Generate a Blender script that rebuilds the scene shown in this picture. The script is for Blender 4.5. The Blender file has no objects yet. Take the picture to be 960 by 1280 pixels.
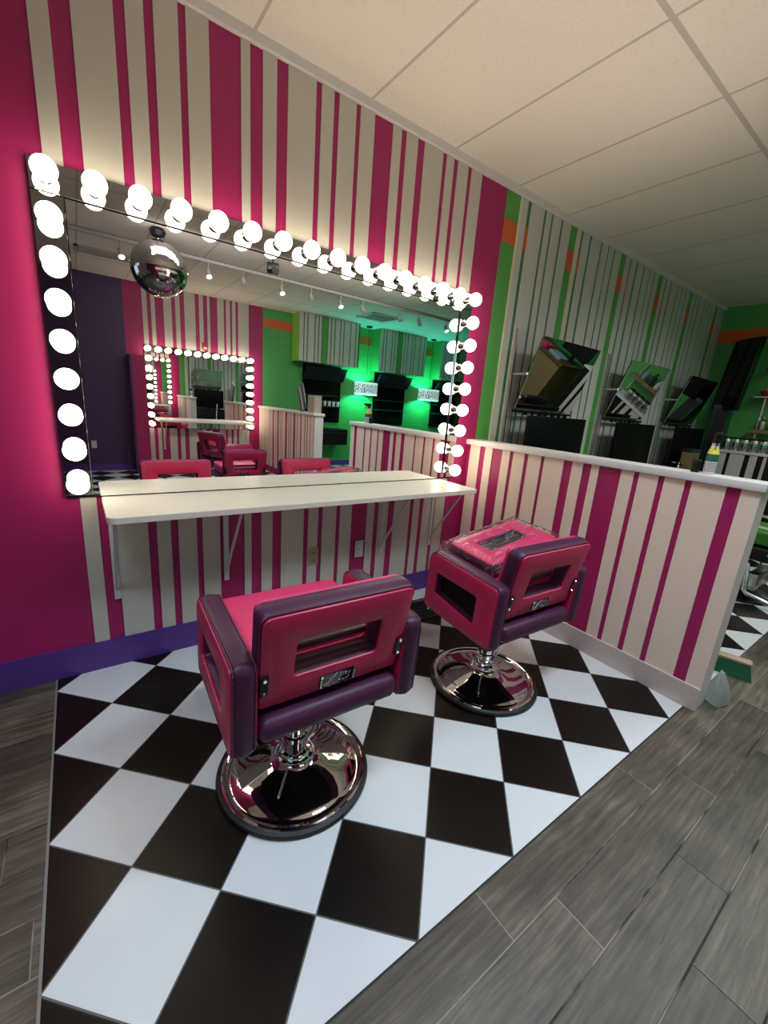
import bpy, bmesh, math, random
from mathutils import Vector, Matrix, Euler
random.seed(7)
PI = math.pi
scn = bpy.context.scene
COL = scn.collection

# ------------------------------------------------------------------ materials
def lin(c):
    return tuple(((v/255)/12.92 if v/255 <= .04045 else (((v/255)+.055)/1.055)**2.4) for v in c)

def new_mat(name):
    m = bpy.data.materials.new(name); m.use_nodes = True
    nt = m.node_tree
    return m, nt, nt.nodes['Principled BSDF']

def mat(name, rgb, rough=.5, metal=0., bump=0., bscale=200., coat=0., var=0., vscale=6., spec=.5):
    m, nt, b = new_mat(name)
    c = lin(rgb) if max(rgb) > 1 else rgb
    b.inputs['Base Color'].default_value = (*c, 1)
    b.inputs['Roughness'].default_value = rough
    b.inputs['Metallic'].default_value = metal
    b.inputs['Coat Weight'].default_value = coat
    b.inputs['Specular IOR Level'].default_value = spec
    tc = nt.nodes.new('ShaderNodeTexCoord')
    if bump:
        n = nt.nodes.new('ShaderNodeTexNoise'); n.inputs['Scale'].default_value = bscale
        bp = nt.nodes.new('ShaderNodeBump'); bp.inputs['Strength'].default_value = bump; bp.inputs['Distance'].default_value = .002
        nt.links.new(tc.outputs['Object'], n.inputs['Vector'])
        nt.links.new(n.outputs['Fac'], bp.inputs['Height']); nt.links.new(bp.outputs['Normal'], b.inputs['Normal'])
    if var:
        n = nt.nodes.new('ShaderNodeTexNoise'); n.inputs['Scale'].default_value = vscale; n.inputs['Detail'].default_value = 4
        mx = nt.nodes.new('ShaderNodeMix'); mx.data_type = 'RGBA'
        nt.links.new(tc.outputs['Object'], n.inputs['Vector']); nt.links.new(n.outputs['Fac'], mx.inputs[0])
        mx.inputs[6].default_value = (*[max(0, v*(1-var)) for v in c], 1)
        mx.inputs[7].default_value = (*[min(1, v*(1+var)) for v in c], 1)
        nt.links.new(mx.outputs[2], b.inputs['Base Color'])
    return m

def emit(name, rgb, s, base=(1, 1, 1)):
    m, nt, b = new_mat(name)
    b.inputs['Base Color'].default_value = (*base, 1)
    b.inputs['Emission Color'].default_value = (*rgb, 1)
    b.inputs['Emission Strength'].default_value = s
    return m

def N(nt, t, **kw):
    n = nt.nodes.new(t)
    for k, v in kw.items(): setattr(n, k, v)
    return n
def MATH(nt, op, a, b=None):
    n = nt.nodes.new('ShaderNodeMath'); n.operation = op
    for i, x in enumerate((a, b)):
        if x is None: continue
        if isinstance(x, (int, float)): n.inputs[i].default_value = x
        else: nt.links.new(x, n.inputs[i])
    return n.outputs[0]

TILE_H = .20188; TILE_Y = -.5126
def checker_mat():
    m, nt, b = new_mat('checker_tile')
    g = N(nt, 'ShaderNodeNewGeometry'); s = N(nt, 'ShaderNodeSeparateXYZ')
    nt.links.new(g.outputs['Position'], s.inputs[0])
    X = s.outputs[0]; Y = MATH(nt, 'SUBTRACT', s.outputs[1], TILE_Y)
    i = MATH(nt, 'DIVIDE', MATH(nt, 'ADD', X, Y), 2*TILE_H)
    j = MATH(nt, 'DIVIDE', MATH(nt, 'SUBTRACT', X, Y), 2*TILE_H)
    fi = MATH(nt, 'FLOOR', i); fj = MATH(nt, 'FLOOR', j)
    par = MATH(nt, 'FLOORED_MODULO', MATH(nt, 'ADD', fi, fj), 2.0)
    def edge(v):
        f = MATH(nt, 'FRACT', v)
        return MATH(nt, 'MINIMUM', f, MATH(nt, 'SUBTRACT', 1.0, f))
    e = MATH(nt, 'MINIMUM', edge(i), edge(j))
    grout = MATH(nt, 'LESS_THAN', e, .0075)
    no = N(nt, 'ShaderNodeTexNoise'); no.inputs['Scale'].default_value = 5; no.inputs['Detail'].default_value = 5
    nt.links.new(g.outputs['Position'], no.inputs['Vector'])
    wht = N(nt, 'ShaderNodeMix', data_type='RGBA'); nt.links.new(no.outputs['Fac'], wht.inputs[0])
    wht.inputs[6].default_value = (.64, .66, .69, 1); wht.inputs[7].default_value = (.73, .74, .77, 1)
    blk = N(nt, 'ShaderNodeMix', data_type='RGBA'); nt.links.new(no.outputs['Fac'], blk.inputs[0])
    blk.inputs[6].default_value = (.004, .003, .0025, 1); blk.inputs[7].default_value = (.011, .0075, .006, 1)
    mx = N(nt, 'ShaderNodeMix', data_type='RGBA')
    nt.links.new(par, mx.inputs[0]); nt.links.new(wht.outputs[2], mx.inputs[6]); nt.links.new(blk.outputs[2], mx.inputs[7])
    mg = N(nt, 'ShaderNodeMix', data_type='RGBA'); nt.links.new(grout, mg.inputs[0])
    nt.links.new(mx.outputs[2], mg.inputs[6]); mg.inputs[7].default_value = (.12, .115, .11, 1)
    nt.links.new(mg.outputs[2], b.inputs['Base Color'])
    nt.links.new(MATH(nt, 'SUBTRACT', .5, MATH(nt, 'MULTIPLY', par, .27)), b.inputs['Specular IOR Level'])
    n2 = N(nt, 'ShaderNodeTexNoise'); n2.inputs['Scale'].default_value = 40
    nt.links.new(g.outputs['Position'], n2.inputs['Vector'])
    r = MATH(nt, 'ADD', MATH(nt, 'MULTIPLY', n2.outputs['Fac'], .12), .27)
    nt.links.new(MATH(nt, 'ADD', r, MATH(nt, 'MULTIPLY', grout, .4)), b.inputs['Roughness'])
    bp = N(nt, 'ShaderNodeBump'); bp.inputs['Strength'].default_value = .35; bp.inputs['Distance'].default_value = .0015
    hgt = MATH(nt, 'ADD', MATH(nt, 'MULTIPLY', n2.outputs['Fac'], .1), MATH(nt, 'MINIMUM', MATH(nt, 'MULTIPLY', e, 60.), 1.))
    nt.links.new(hgt, bp.inputs['Height']); nt.links.new(bp.outputs['Normal'], b.inputs['Normal'])
    return m

def plank_mat():
    m, nt, b = new_mat('plank_tile')
    g = N(nt, 'ShaderNodeNewGeometry'); s = N(nt, 'ShaderNodeSeparateXYZ')
    nt.links.new(g.outputs['Position'], s.inputs[0])
    X, Y = s.outputs[0], s.outputs[1]
    v = MATH(nt, 'DIVIDE', MATH(nt, 'ADD', Y, 1.719), .1478)
    row = MATH(nt, 'FLOOR', v); fv = MATH(nt, 'FRACT', v)
    rnd = MATH(nt, 'FRACT', MATH(nt, 'MULTIPLY', MATH(nt, 'SINE', MATH(nt, 'MULTIPLY', row, 12.9898)), 437.585))
    # joints per row measured from the floor: 1.03, 1.225, 1.70, 1.402 for rows -1..-4
    off = MATH(nt, 'MULTIPLY', rnd, .865)
    known = None
    for k_, v_ in ((-1, .165), (-2, .360), (-3, .835), (-4, .537)):
        c_ = MATH(nt, 'COMPARE', row, float(k_)); c_.node.inputs[2].default_value = .1
        off = MATH(nt, 'ADD', MATH(nt, 'MULTIPLY', off, MATH(nt, 'SUBTRACT', 1., c_)), MATH(nt, 'MULTIPLY', c_, v_))
    u = MATH(nt, 'DIVIDE', MATH(nt, 'SUBTRACT', X, off), .865)
    cell = MATH(nt, 'FLOOR', u); fu = MATH(nt, 'FRACT', u)
    ev = MATH(nt, 'MULTIPLY', MATH(nt, 'MINIMUM', fv, MATH(nt, 'SUBTRACT', 1., fv)), .1478)
    eu = MATH(nt, 'MULTIPLY', MATH(nt, 'MINIMUM', fu, MATH(nt, 'SUBTRACT', 1., fu)), .865)
    e = MATH(nt, 'MINIMUM', ev, eu)
    gr = MATH(nt, 'LESS_THAN', e, .0018)
    seed = MATH(nt, 'FRACT', MATH(nt, 'MULTIPLY', MATH(nt, 'SINE', MATH(nt, 'ADD', MATH(nt, 'MULTIPLY', row, 3.7), MATH(nt, 'MULTIPLY', cell, 9.13))), 157.3))
    cmb = N(nt, 'ShaderNodeCombineXYZ')
    nt.links.new(MATH(nt, 'MULTIPLY', X, 3.0), cmb.inputs[0]); nt.links.new(MATH(nt, 'MULTIPLY', Y, 42.), cmb.inputs[1])
    nt.links.new(MATH(nt, 'MULTIPLY', seed, 20.), cmb.inputs[2])
    no = N(nt, 'ShaderNodeTexNoise'); no.inputs['Scale'].default_value = 1.6; no.inputs['Detail'].default_value = 9; no.inputs['Roughness'].default_value = .62; no.inputs['Distortion'].default_value = .35
    nt.links.new(cmb.outputs[0], no.inputs['Vector'])
    nc = N(nt, 'ShaderNodeTexNoise'); nc.inputs['Scale'].default_value = 4.5; nc.inputs['Detail'].default_value = 5
    nt.links.new(g.outputs['Position'], nc.inputs['Vector'])
    f = MATH(nt, 'ADD', MATH(nt, 'MULTIPLY', no.outputs['Fac'], .7), MATH(nt, 'ADD', MATH(nt, 'MULTIPLY', nc.outputs['Fac'], .45), MATH(nt, 'MULTIPLY', MATH(nt, 'SUBTRACT', seed, .5), .14)))
    cr = N(nt, 'ShaderNodeValToRGB'); nt.links.new(f, cr.inputs[0])
    el = cr.color_ramp.elements
    el[0].position = .40; el[0].color = (.034, .026, .020, 1)
    el[1].position = .80; el[1].color = (.20, .160, .122, 1)
    e2 = el.new(.6); e2.color = (.088, .070, .053, 1)
    # grout lines are dark in places and pale in others
    gc = N(nt, 'ShaderNodeValToRGB'); nt.links.new(nc.outputs['Fac'], gc.inputs[0])
    gc.color_ramp.elements[0].position = .45; gc.color_ramp.elements[0].color = (.014, .012, .011, 1)
    gc.color_ramp.elements[1].position = .56; gc.color_ramp.elements[1].color = (.24, .21, .18, 1)
    mg = N(nt, 'ShaderNodeMix', data_type='RGBA'); nt.links.new(gr, mg.inputs[0])
    nt.links.new(cr.outputs[0], mg.inputs[6]); nt.links.new(gc.outputs[0], mg.inputs[7])
    nt.links.new(mg.outputs[2], b.inputs['Base Color'])
    nt.links.new(MATH(nt, 'ADD', MATH(nt, 'MULTIPLY', nc.outputs['Fac'], .25), .32), b.inputs['Roughness'])
    bp = N(nt, 'ShaderNodeBump'); bp.inputs['Strength'].default_value = .5; bp.inputs['Distance'].default_value = .002
    nt.links.new(MATH(nt, 'ADD', MATH(nt, 'MULTIPLY', no.outputs['Fac'], .6), MATH(nt, 'MINIMUM', MATH(nt, 'MULTIPLY', e, 300.), 1.)), bp.inputs['Height'])
    nt.links.new(bp.outputs['Normal'], b.inputs['Normal'])
    return m

def ceiling_mat():
    m, nt, b = new_mat('ceiling_tile')
    g = N(nt, 'ShaderNodeNewGeometry'); s = N(nt, 'ShaderNodeSeparateXYZ')
    nt.links.new(g.outputs['Position'], s.inputs[0])
    u = MATH(nt, 'DIVIDE', MATH(nt, 'SUBTRACT', s.outputs[0], .948), .6096)
    v = MATH(nt, 'DIVIDE', MATH(nt, 'ADD', s.outputs[1], 1.185), 1.2192)
    def ed(w, k):
        f = MATH(nt, 'FRACT', w); return MATH(nt, 'MULTIPLY', MATH(nt, 'MINIMUM', f, MATH(nt, 'SUBTRACT', 1., f)), k)
    eu, ev = ed(u, .6096), ed(v, 1.2192)
    bar = MATH(nt, 'MAXIMUM', MATH(nt, 'LESS_THAN', eu, .0075), MATH(nt, 'LESS_THAN', ev, .012))
    ln = MATH(nt, 'MAXIMUM', MATH(nt, 'COMPARE', eu, .0075), MATH(nt, 'COMPARE', ev, .012))
    no = N(nt, 'ShaderNodeTexNoise'); no.inputs['Scale'].default_value = 160; no.inputs['Detail'].default_value = 3
    nt.links.new(g.outputs['Position'], no.inputs['Vector'])
    cr = N(nt, 'ShaderNodeValToRGB'); nt.links.new(no.outputs['Fac'], cr.inputs[0])
    cr.color_ramp.elements[0].position = .3; cr.color_ramp.elements[0].color = (.70, .655, .59, 1)
    cr.color_ramp.elements[1].position = .6; cr.color_ramp.elements[1].color = (.80, .745, .67, 1)
    mg = N(nt, 'ShaderNodeMix', data_type='RGBA'); nt.links.new(bar, mg.inputs[0])
    nt.links.new(cr.outputs[0], mg.inputs[6]); mg.inputs[7].default_value = (.50, .455, .40, 1)
    nt.links.new(mg.outputs[2], b.inputs['Base Color'])
    b.inputs['Roughness'].default_value = .9
    bp = N(nt, 'ShaderNodeBump'); bp.inputs['Strength'].default_value = .25; bp.inputs['Distance'].default_value = .003
    nt.links.new(MATH(nt, 'ADD', MATH(nt, 'MULTIPLY', no.outputs['Fac'], .4), MATH(nt, 'MULTIPLY', bar, 2.)), bp.inputs['Height'])
    nt.links.new(bp.outputs['Normal'], b.inputs['Normal'])
    return m

def plastic_mat(name, a=.22, tint=(1, 1, 1), haze=.1, glint=.5, scale=9., thin=.0):
    m, nt, b = new_mat(name)
    nt.nodes.remove(b)
    out = nt.nodes['Material Output']
    gl = N(nt, 'ShaderNodeBsdfGlossy'); gl.inputs['Roughness'].default_value = .12
    tr = N(nt, 'ShaderNodeBsdfTransparent'); tr.inputs[0].default_value = (*[.97*t for t in tint], 1)
    df = N(nt, 'ShaderNodeBsdfDiffuse'); df.inputs[0].default_value = (*[.9*t for t in tint], 1)
    tl = N(nt, 'ShaderNodeBsdfTranslucent'); tl.inputs[0].default_value = (*[.9*t for t in tint], 1)
    ms = N(nt, 'ShaderNodeMixShader'); ms.inputs[0].default_value = .5; nt.links.new(df.outputs[0], ms.inputs[1]); nt.links.new(tl.outputs[0], ms.inputs[2])
    tc = N(nt, 'ShaderNodeTexCoord')
    no = N(nt, 'ShaderNodeTexNoise'); no.inputs['Scale'].default_value = scale; no.inputs['Detail'].default_value = 4; no.inputs['Distortion'].default_value = 1.2
    mp = N(nt, 'ShaderNodeMapping'); mp.inputs['Rotation'].default_value = (0, 0, .7); mp.inputs['Scale'].default_value = (.55, 1.8, 1.)
    nt.links.new(tc.outputs['Object'], mp.inputs[0]); nt.links.new(mp.outputs[0], no.inputs['Vector'])
    bp = N(nt, 'ShaderNodeBump'); bp.inputs['Strength'].default_value = .8; bp.inputs['Distance'].default_value = .01
    nt.links.new(no.outputs['Fac'], bp.inputs['Height']); nt.links.new(bp.outputs['Normal'], gl.inputs['Normal'])
    fr = N(nt, 'ShaderNodeLayerWeight'); fr.inputs['Blend'].default_value = a; nt.links.new(bp.outputs['Normal'], fr.inputs['Normal'])
    m1 = N(nt, 'ShaderNodeMixShader'); nt.links.new(fr.outputs['Fresnel'], m1.inputs[0]); nt.links.new(tr.outputs[0], m1.inputs[1]); nt.links.new(gl.outputs[0], m1.inputs[2])
    # crease highlights painted white where the noise crosses its middle value
    d_ = MATH(nt, 'ABSOLUTE', MATH(nt, 'SUBTRACT', no.outputs['Fac'], .5))
    cr = MATH(nt, 'MULTIPLY', MATH(nt, 'SUBTRACT', 1., MATH(nt, 'MINIMUM', MATH(nt, 'MULTIPLY', d_, 60.), 1.)), glint)
    m2 = N(nt, 'ShaderNodeMixShader'); nt.links.new(MATH(nt, 'MAXIMUM', cr, haze), m2.inputs[0])
    nt.links.new(m1.outputs[0], m2.inputs[1]); nt.links.new(ms.outputs[0], m2.inputs[2]); nt.links.new(m2.outputs[0], out.inputs[0])
    return m

M = {}
M['pink'] = mat('pink_wall_paint', (.37, .009, .112), .5, bump=.1, bscale=120)
M['purple'] = mat('purple_wall_paint', (.058, .026, .105), .5, bump=.1, bscale=120)
M['violet'] = mat('violet_baseboard_paint', (.088, .032, .24), .42)
M['white_board'] = mat('cream_painted_board', (.55, .52, .465), .55, var=.04, vscale=3)
M['lit_board'] = mat('lit_cream_board', (.82, .665, .56), .55, var=.03, vscale=3)  # same board paint, its colour lightened and warmed for the light it catches
M['mint_board'] = mat('grey_painted_board', (.56, .555, .53), .55, var=.05, vscale=3)
M['cream'] = mat('pale_yellow_edge_paint', (.72, .70, .40), .5)
M['green'] = mat('green_wall_paint', (.085, .34, .062), .5, bump=.1, bscale=120)
M['green_opp'] = mat('emerald_wall_paint', (.07, .36, .085), .5, bump=.1, bscale=120)
M['shaded_green'] = mat('shaded_groove_green', (.06, .20, .08), .55)  # wall green darkened to put groove shadow into the colour
M['lime'] = mat('lime_paint', (.24, .50, .06), .5)
M['orange'] = mat('orange_paint', (.62, .115, .018), .5)
M['white_trim'] = mat('white_trim_paint', (.70, .68, .67), .42)
M['grey_wall'] = mat('pale_grey_wall_paint', (.55, .55, .56), .6)
M['checker'] = checker_mat(); M['plank'] = plank_mat(); M['ceil'] = ceiling_mat()
M['mirror'] = mat('mirror_glass', (.92, .93, .92), .0, 1.0)
M['strip'] = mat('mirrored_metal_strip', (.56, .55, .53), .03, 1.0)
M['black'] = mat('black_plastic', (.007, .007, .008), .4, spec=.25)
M['black_gloss'] = mat('black_gloss_panel', (.004, .004, .005), .08)
M['black_metal'] = mat('black_metal', (.010, .010, .011), .3, .6)
M['rubber'] = mat('black_rubber', (.006, .006, .006), .55)
M['chrome'] = mat('chrome', (.78, .78, .79), .05, 1.0)
M['base_chrome'] = mat('base_chrome', (.60, .59, .60), .04, 1.0)
M['near_black'] = mat('near_black', (.006, .004, .004), .6, spec=.2)
M['half_base'] = mat('blush_baseboard_paint', (.60, .50, .475), .45)
M['bright_steel'] = mat('bright_polished_steel', (.75, .76, .77), .22, .85)
M['panel_black'] = mat('matt_black_panel', (.003, .003, .003), .5, spec=.1)
M['edging'] = mat('grey_edging', (.22, .21, .20), .4)
M['steel'] = mat('brushed_steel', (.6, .6, .6), .28, 1.0)
M['laminate'] = mat('white_laminate', (.80, .765, .69), .32)
M['laminate_edge'] = mat('white_laminate_edge', (.66, .645, .63), .45)
M['white_metal'] = mat('white_enamel', (.60, .59, .585), .35)
M['beige_plate'] = mat('beige_plate', (.42, .36, .25), .4)
M['white_plate'] = mat('white_plate', (.62, .61, .60), .4)
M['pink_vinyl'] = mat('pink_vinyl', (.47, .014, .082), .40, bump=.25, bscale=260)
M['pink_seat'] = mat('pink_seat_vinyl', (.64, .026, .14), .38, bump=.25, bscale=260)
M['purple_vinyl'] = mat('plum_vinyl', (.060, .011, .046), .42, bump=.3, bscale=260, spec=.35)
M['rail'] = mat('brown_rail', (.06, .035, .032), .45)
M['piping'] = mat('plum_piping', (.10, .012, .045), .4)
M['bulb'] = emit('lit_bulb_glass', (1., .86, .65), 11.5)
M['white_plastic'] = mat('white_plastic', (.70, .70, .70), .35)
M['silver_mark'] = mat('silver_ink', (.55, .54, .55), .3, .7)
M['plastic'] = plastic_mat('clear_plastic_film', .12, haze=.03, glint=.5)
M['bag'] = plastic_mat('cloudy_plastic_film', .22, (.95, .98, 1.), .34, .0, 6.)
M['wood'] = mat('pale_wood', (.48, .34, .24), .5, var=.2, vscale=20)
M['bristle'] = mat('green_bristle', (.006, .115, .058), .7, bump=.8, bscale=400)
M['yellow'] = mat('yellow_label', (.75, .66, .06), .45)
M['green_label'] = mat('dark_green_label', (.01, .12, .08), .45)
M['red_label'] = mat('red_label', (.5, .03, .03), .45)
M['wood_dark'] = mat('brown_wood', (.10, .06, .03), .4, var=.3, vscale=12)
M['tan'] = mat('tan_card', (.22, .16, .07), .6)
M['card'] = mat('beige_card', (.36, .31, .25), .65)
M['teal_dark'] = mat('dark_teal_plastic', (.012, .055, .06), .35)
M['charcoal'] = mat('charcoal_panel', (.014, .017, .018), .45)
M['vent_white'] = mat('vent_enamel', (.45, .42, .39), .5)
M['ball'] = mat('mirror_ball_facets', (.55, .54, .53), .06, 1.0)
M['lamp_warm'] = emit('lit_spot_lens', (1., .95, .85), 9)
M['lamp_off'] = mat('spot_shell', (.40, .385, .37), .4)
M['screen_green'] = mat('green_cushion_vinyl', (.035, .23, .02), .4)
M['blue_plastic'] = mat('pale_blue_plastic', (.24, .33, .44), .4)
M['fire_red'] = mat('red_enamel', (.45, .02, .02), .35)

def shade_mat():
    m, nt, b = new_mat('patterned_lamp_shade')
    tc = N(nt, 'ShaderNodeTexCoord')
    mp = N(nt, 'ShaderNodeMapping'); mp.inputs['Scale'].default_value = (1, 1, 1)
    nt.links.new(tc.outputs['Object'], mp.inputs[0])
    vo = N(nt, 'ShaderNodeTexVoronoi'); vo.inputs['Scale'].default_value = 17; vo.distance = 'MANHATTAN'; vo.feature = 'DISTANCE_TO_EDGE' if False else 'F1'
    nt.links.new(mp.outputs[0], vo.inputs['Vector'])
    w = N(nt, 'ShaderNodeTexWave'); w.inputs['Scale'].default_value = 13; w.inputs['Distortion'].default_value = 9; w.inputs['Detail Scale'].default_value = 2
    nt.links.new(mp.outputs[0], w.inputs['Vector'])
    s = N(nt, 'ShaderNodeSeparateXYZ'); nt.links.new(tc.outputs['Object'], s.inputs[0])
    mid = MATH(nt, 'LESS_THAN', MATH(nt, 'ABSOLUTE', s.outputs[2]), .088)
    k = MATH(nt, 'MULTIPLY', MATH(nt, 'GREATER_THAN', w.outputs['Fac'], .52), mid)
    mx = N(nt, 'ShaderNodeMix', data_type='RGBA'); nt.links.new(k, mx.inputs[0])
    mx.inputs[6].default_value = (.62, .88, .88, 1); mx.inputs[7].default_value = (.012, .02, .03, 1)
    nt.links.new(mx.outputs[2], b.inputs['Base Color']); nt.links.new(mx.outputs[2], b.inputs['Emission Color'])
    b.inputs['Emission Strength'].default_value = .75
    return m
M['shade'] = shade_mat()

# ------------------------------------------------------------------ mesh helpers
class MB:
    def __init__(s): s.bm = bmesh.new(); s.slots = []
    def slot(s, m):
        if m is None: return 0
        if m not in s.slots: s.slots.append(m)
        return s.slots.index(m)
    def _place(s, vs, R=None, t=None):
        for v in vs:
            if R is not None: v.co = R @ v.co
            if t is not None: v.co += Vector(t)
    def box(s, c, size, rot=None, m=None, bev=0, seg=2):
        r = bmesh.ops.create_cube(s.bm, size=1); vs = r['verts']
        for v in vs: v.co = Vector((v.co.x*size[0], v.co.y*size[1], v.co.z*size[2]))
        fs = list({f for v in vs for f in v.link_faces})
        if bev:
            es = list({e for v in vs for e in v.link_edges})
            rr = bmesh.ops.bevel(s.bm, geom=es, offset=bev, segments=seg, profile=.5, affect='EDGES')
            vs = list({v for f in rr['faces'] for v in f.verts}); fs = list({f for v in vs for f in v.link_faces})
        R = rot.to_matrix() if isinstance(rot, Euler) else (Euler(rot).to_matrix() if rot is not None else None)
        s._place(vs, R, c)
        k = s.slot(m)
        for f in fs: f.material_index = k
        return s
    def bx(s, x0, x1, y0, y1, z0, z1, m=None, bev=0, seg=2):
        return s.box(((x0+x1)/2, (y0+y1)/2, (z0+z1)/2), (abs(x1-x0), abs(y1-y0), abs(z1-z0)), None, m, bev, seg)
    def cyl(s, p0, p1, r, r2=None, n=20, m=None, cap=True):
        p0, p1 = Vector(p0), Vector(p1); r2 = r if r2 is None else r2
        d = p1-p0; q = Vector((0, 0, 1)).rotation_difference(d.normalized()).to_matrix()
        a = [s.bm.verts.new(p0+q@Vector((r*math.cos(2*PI*i/n), r*math.sin(2*PI*i/n), 0))) for i in range(n)]
        b = [s.bm.verts.new(p1+q@Vector((r2*math.cos(2*PI*i/n), r2*math.sin(2*PI*i/n), 0))) for i in range(n)]
        k = s.slot(m)
        for i in range(n):
            f = s.bm.faces.new((a[i], a[(i+1) % n], b[(i+1) % n], b[i])); f.material_index = k
        if cap:
            s.bm.faces.new(a[::-1]).material_index = k; s.bm.faces.new(b).material_index = k
        return s
    def tube(s, pts, r, n=10, m=None):
        pts = [Vector(p) for p in pts]; k = s.slot(m); rings = []
        up = Vector((0, 0, 1))
        for i, p in enumerate(pts):
            d = (pts[min(i+1, len(pts)-1)]-pts[max(i-1, 0)]).normalized()
            a = d.cross(up)
            if a.length < 1e-3: a = d.cross(Vector((1, 0, 0)))
            a.normalize(); b = d.cross(a)
            rr = r[i] if isinstance(r, (list, tuple)) else r
            rings.append([s.bm.verts.new(p+a*rr*math.cos(2*PI*j/n)+b*rr*math.sin(2*PI*j/n)) for j in range(n)])
        for A, B in zip(rings, rings[1:]):
            for j in range(n):
                s.bm.faces.new((A[j], A[(j+1) % n], B[(j+1) % n], B[j])).material_index = k
        s.bm.faces.new(rings[0][::-1]).material_index = k; s.bm.faces.new(rings[-1]).material_index = k
        return s
    def lathe(s, prof, c=(0, 0, 0), n=48, m=None, axis='Z', close=True):
        k = s.slot(m); c = Vector(c); rings = []
        for r, h in prof:
            if r < 1e-6:
                p = Vector((0, 0, h)) if axis == 'Z' else Vector((0, -h, 0))
                rings.append([s.bm.verts.new(c+p)])
            else:
                ring = []
                for i in range(n):
                    a = 2*PI*i/n
                    p = Vector((r*math.cos(a), r*math.sin(a), h)) if axis == 'Z' else Vector((r*math.cos(a), -h, r*math.sin(a)))
                    ring.append(s.bm.verts.new(c+p))
                rings.append(ring)
        for A, B in zip(rings, rings[1:]):
            for i in range(n):
                j = (i+1) % n
                if len(A) == 1 and len(B) == 1: break
                if len(A) == 1: f = s.bm.faces.new((A[0], B[j], B[i]))
                elif len(B) == 1: f = s.bm.faces.new((A[i], A[j], B[0]))
                else: f = s.bm.faces.new((A[i], A[j], B[j], B[i]))
                f.material_index = k
        return s
    def quad(s, pts, m=None):
        f = s.bm.faces.new([s.bm.verts.new(Vector(p)) for p in pts]); f.material_index = s.slot(m); return s
    def loops(s, rings, m=None, closed=True):
        """bridge a list of equal-length vertex loops, last joined back to first when closed"""
        k = s.slot(m); V = [[s.bm.verts.new(Vector(p)) for p in r] for r in rings]; n = len(V[0])
        seq = list(zip(V, V[1:])) + ([(V[-1], V[0])] if closed else [])
        for A, B in seq:
            for i in range(n):
                j = (i+1) % n
                s.bm.faces.new((A[i], A[j], B[j], B[i])).material_index = k
        if not closed:
            s.bm.faces.new(V[0][::-1]).material_index = k; s.bm.faces.new(V[-1]).material_index = k
        return s
    def done(s, name, m=None, parent=None, loc=None, rot=None, smooth=True, angle=35):
        bmesh.ops.recalc_face_normals(s.bm, faces=s.bm.faces[:])
        me = bpy.data.meshes.new(name)
        if smooth:
            for f in s.bm.faces: f.smooth = True
            for e in s.bm.edges:
                if len(e.link_faces) == 2 and e.calc_face_angle(0) > math.radians(angle): e.smooth = False
        s.bm.to_mesh(me); s.bm.free()
        if s.slots and s.slots[0] is not None and m is None:
            for x in s.slots: me.materials.append(x)
        else:
            me.materials.append(m)
            for x in s.slots:
                if x is not None and x is not m: me.materials.append(x)
        o = bpy.data.objects.new(name, me); COL.objects.link(o)
        if parent is not None: o.parent = parent
        if loc is not None: o.location = loc
        if rot is not None: o.rotation_euler = rot
        return o

def tag(o, label, cat, group=None):
    o['label'] = label; o['category'] = cat
    if group: o['group'] = group
    return o
def thing(name, label, cat, loc=(0, 0, 0), rz=0., group=None):
    o = bpy.data.objects.new(name, None); COL.objects.link(o); o.empty_display_size = .1
    o.location = loc; o.rotation_euler = (0, 0, rz)
    return tag(o, label, cat, group)
def struct(o):
    o['kind'] = 'structure'; return o
def copy_tree(o, parent=None):
    c = o.copy(); COL.objects.link(c)
    if parent is not None: c.parent = parent
    for ch in list(o.children): copy_tree(ch, c)
    return c

def round_poly(pts, r, n=5):
    out = []; N_ = len(pts); r = r if isinstance(r, (list, tuple)) else [r]*N_
    for i in range(N_):
        p = Vector(pts[i]); a = (Vector(pts[i-1])-p).normalized(); b = (Vector(pts[(i+1) % N_])-p).normalized()
        ang = a.angle(b); d = r[i]/math.tan(ang/2); s_ = p+a*d; e = p+b*d
        cen = p+(a+b).normalized()*(r[i]/math.sin(ang/2))
        v0 = s_-cen; v1 = e-cen; tot = v0.angle(v1) if v0.length > 1e-9 else 0
        sg = 1 if v0.x*v1.y-v0.y*v1.x > 0 else -1
        for k in range(n+1):
            t = sg*tot*k/n; c_, s2 = math.cos(t), math.sin(t)
            out.append((cen.x+v0.x*c_-v0.y*s2, cen.y+v0.x*s2+v0.y*c_))
    return out
def offset(loop, d):
    """move a CCW loop inward by d"""
    n = len(loop); out = []
    for i in range(n):
        p0, p, p1 = Vector(loop[i-1]), Vector(loop[i]), Vector(loop[(i+1) % n])
        e0 = p-p0; e1 = p1-p
        if e0.length < 1e-9: e0 = e1
        if e1.length < 1e-9: e1 = e0
        n0 = Vector((-e0.y, e0.x)).normalized(); n1 = Vector((-e1.y, e1.x)).normalized()
        m_ = (n0+n1)
        if m_.length < 1e-6: m_ = n0
        m_.normalize(); k = d/max(.4, m_.dot(n0))
        out.append((p.x+m_.x*k, p.y+m_.y*k))
    return out
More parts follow.
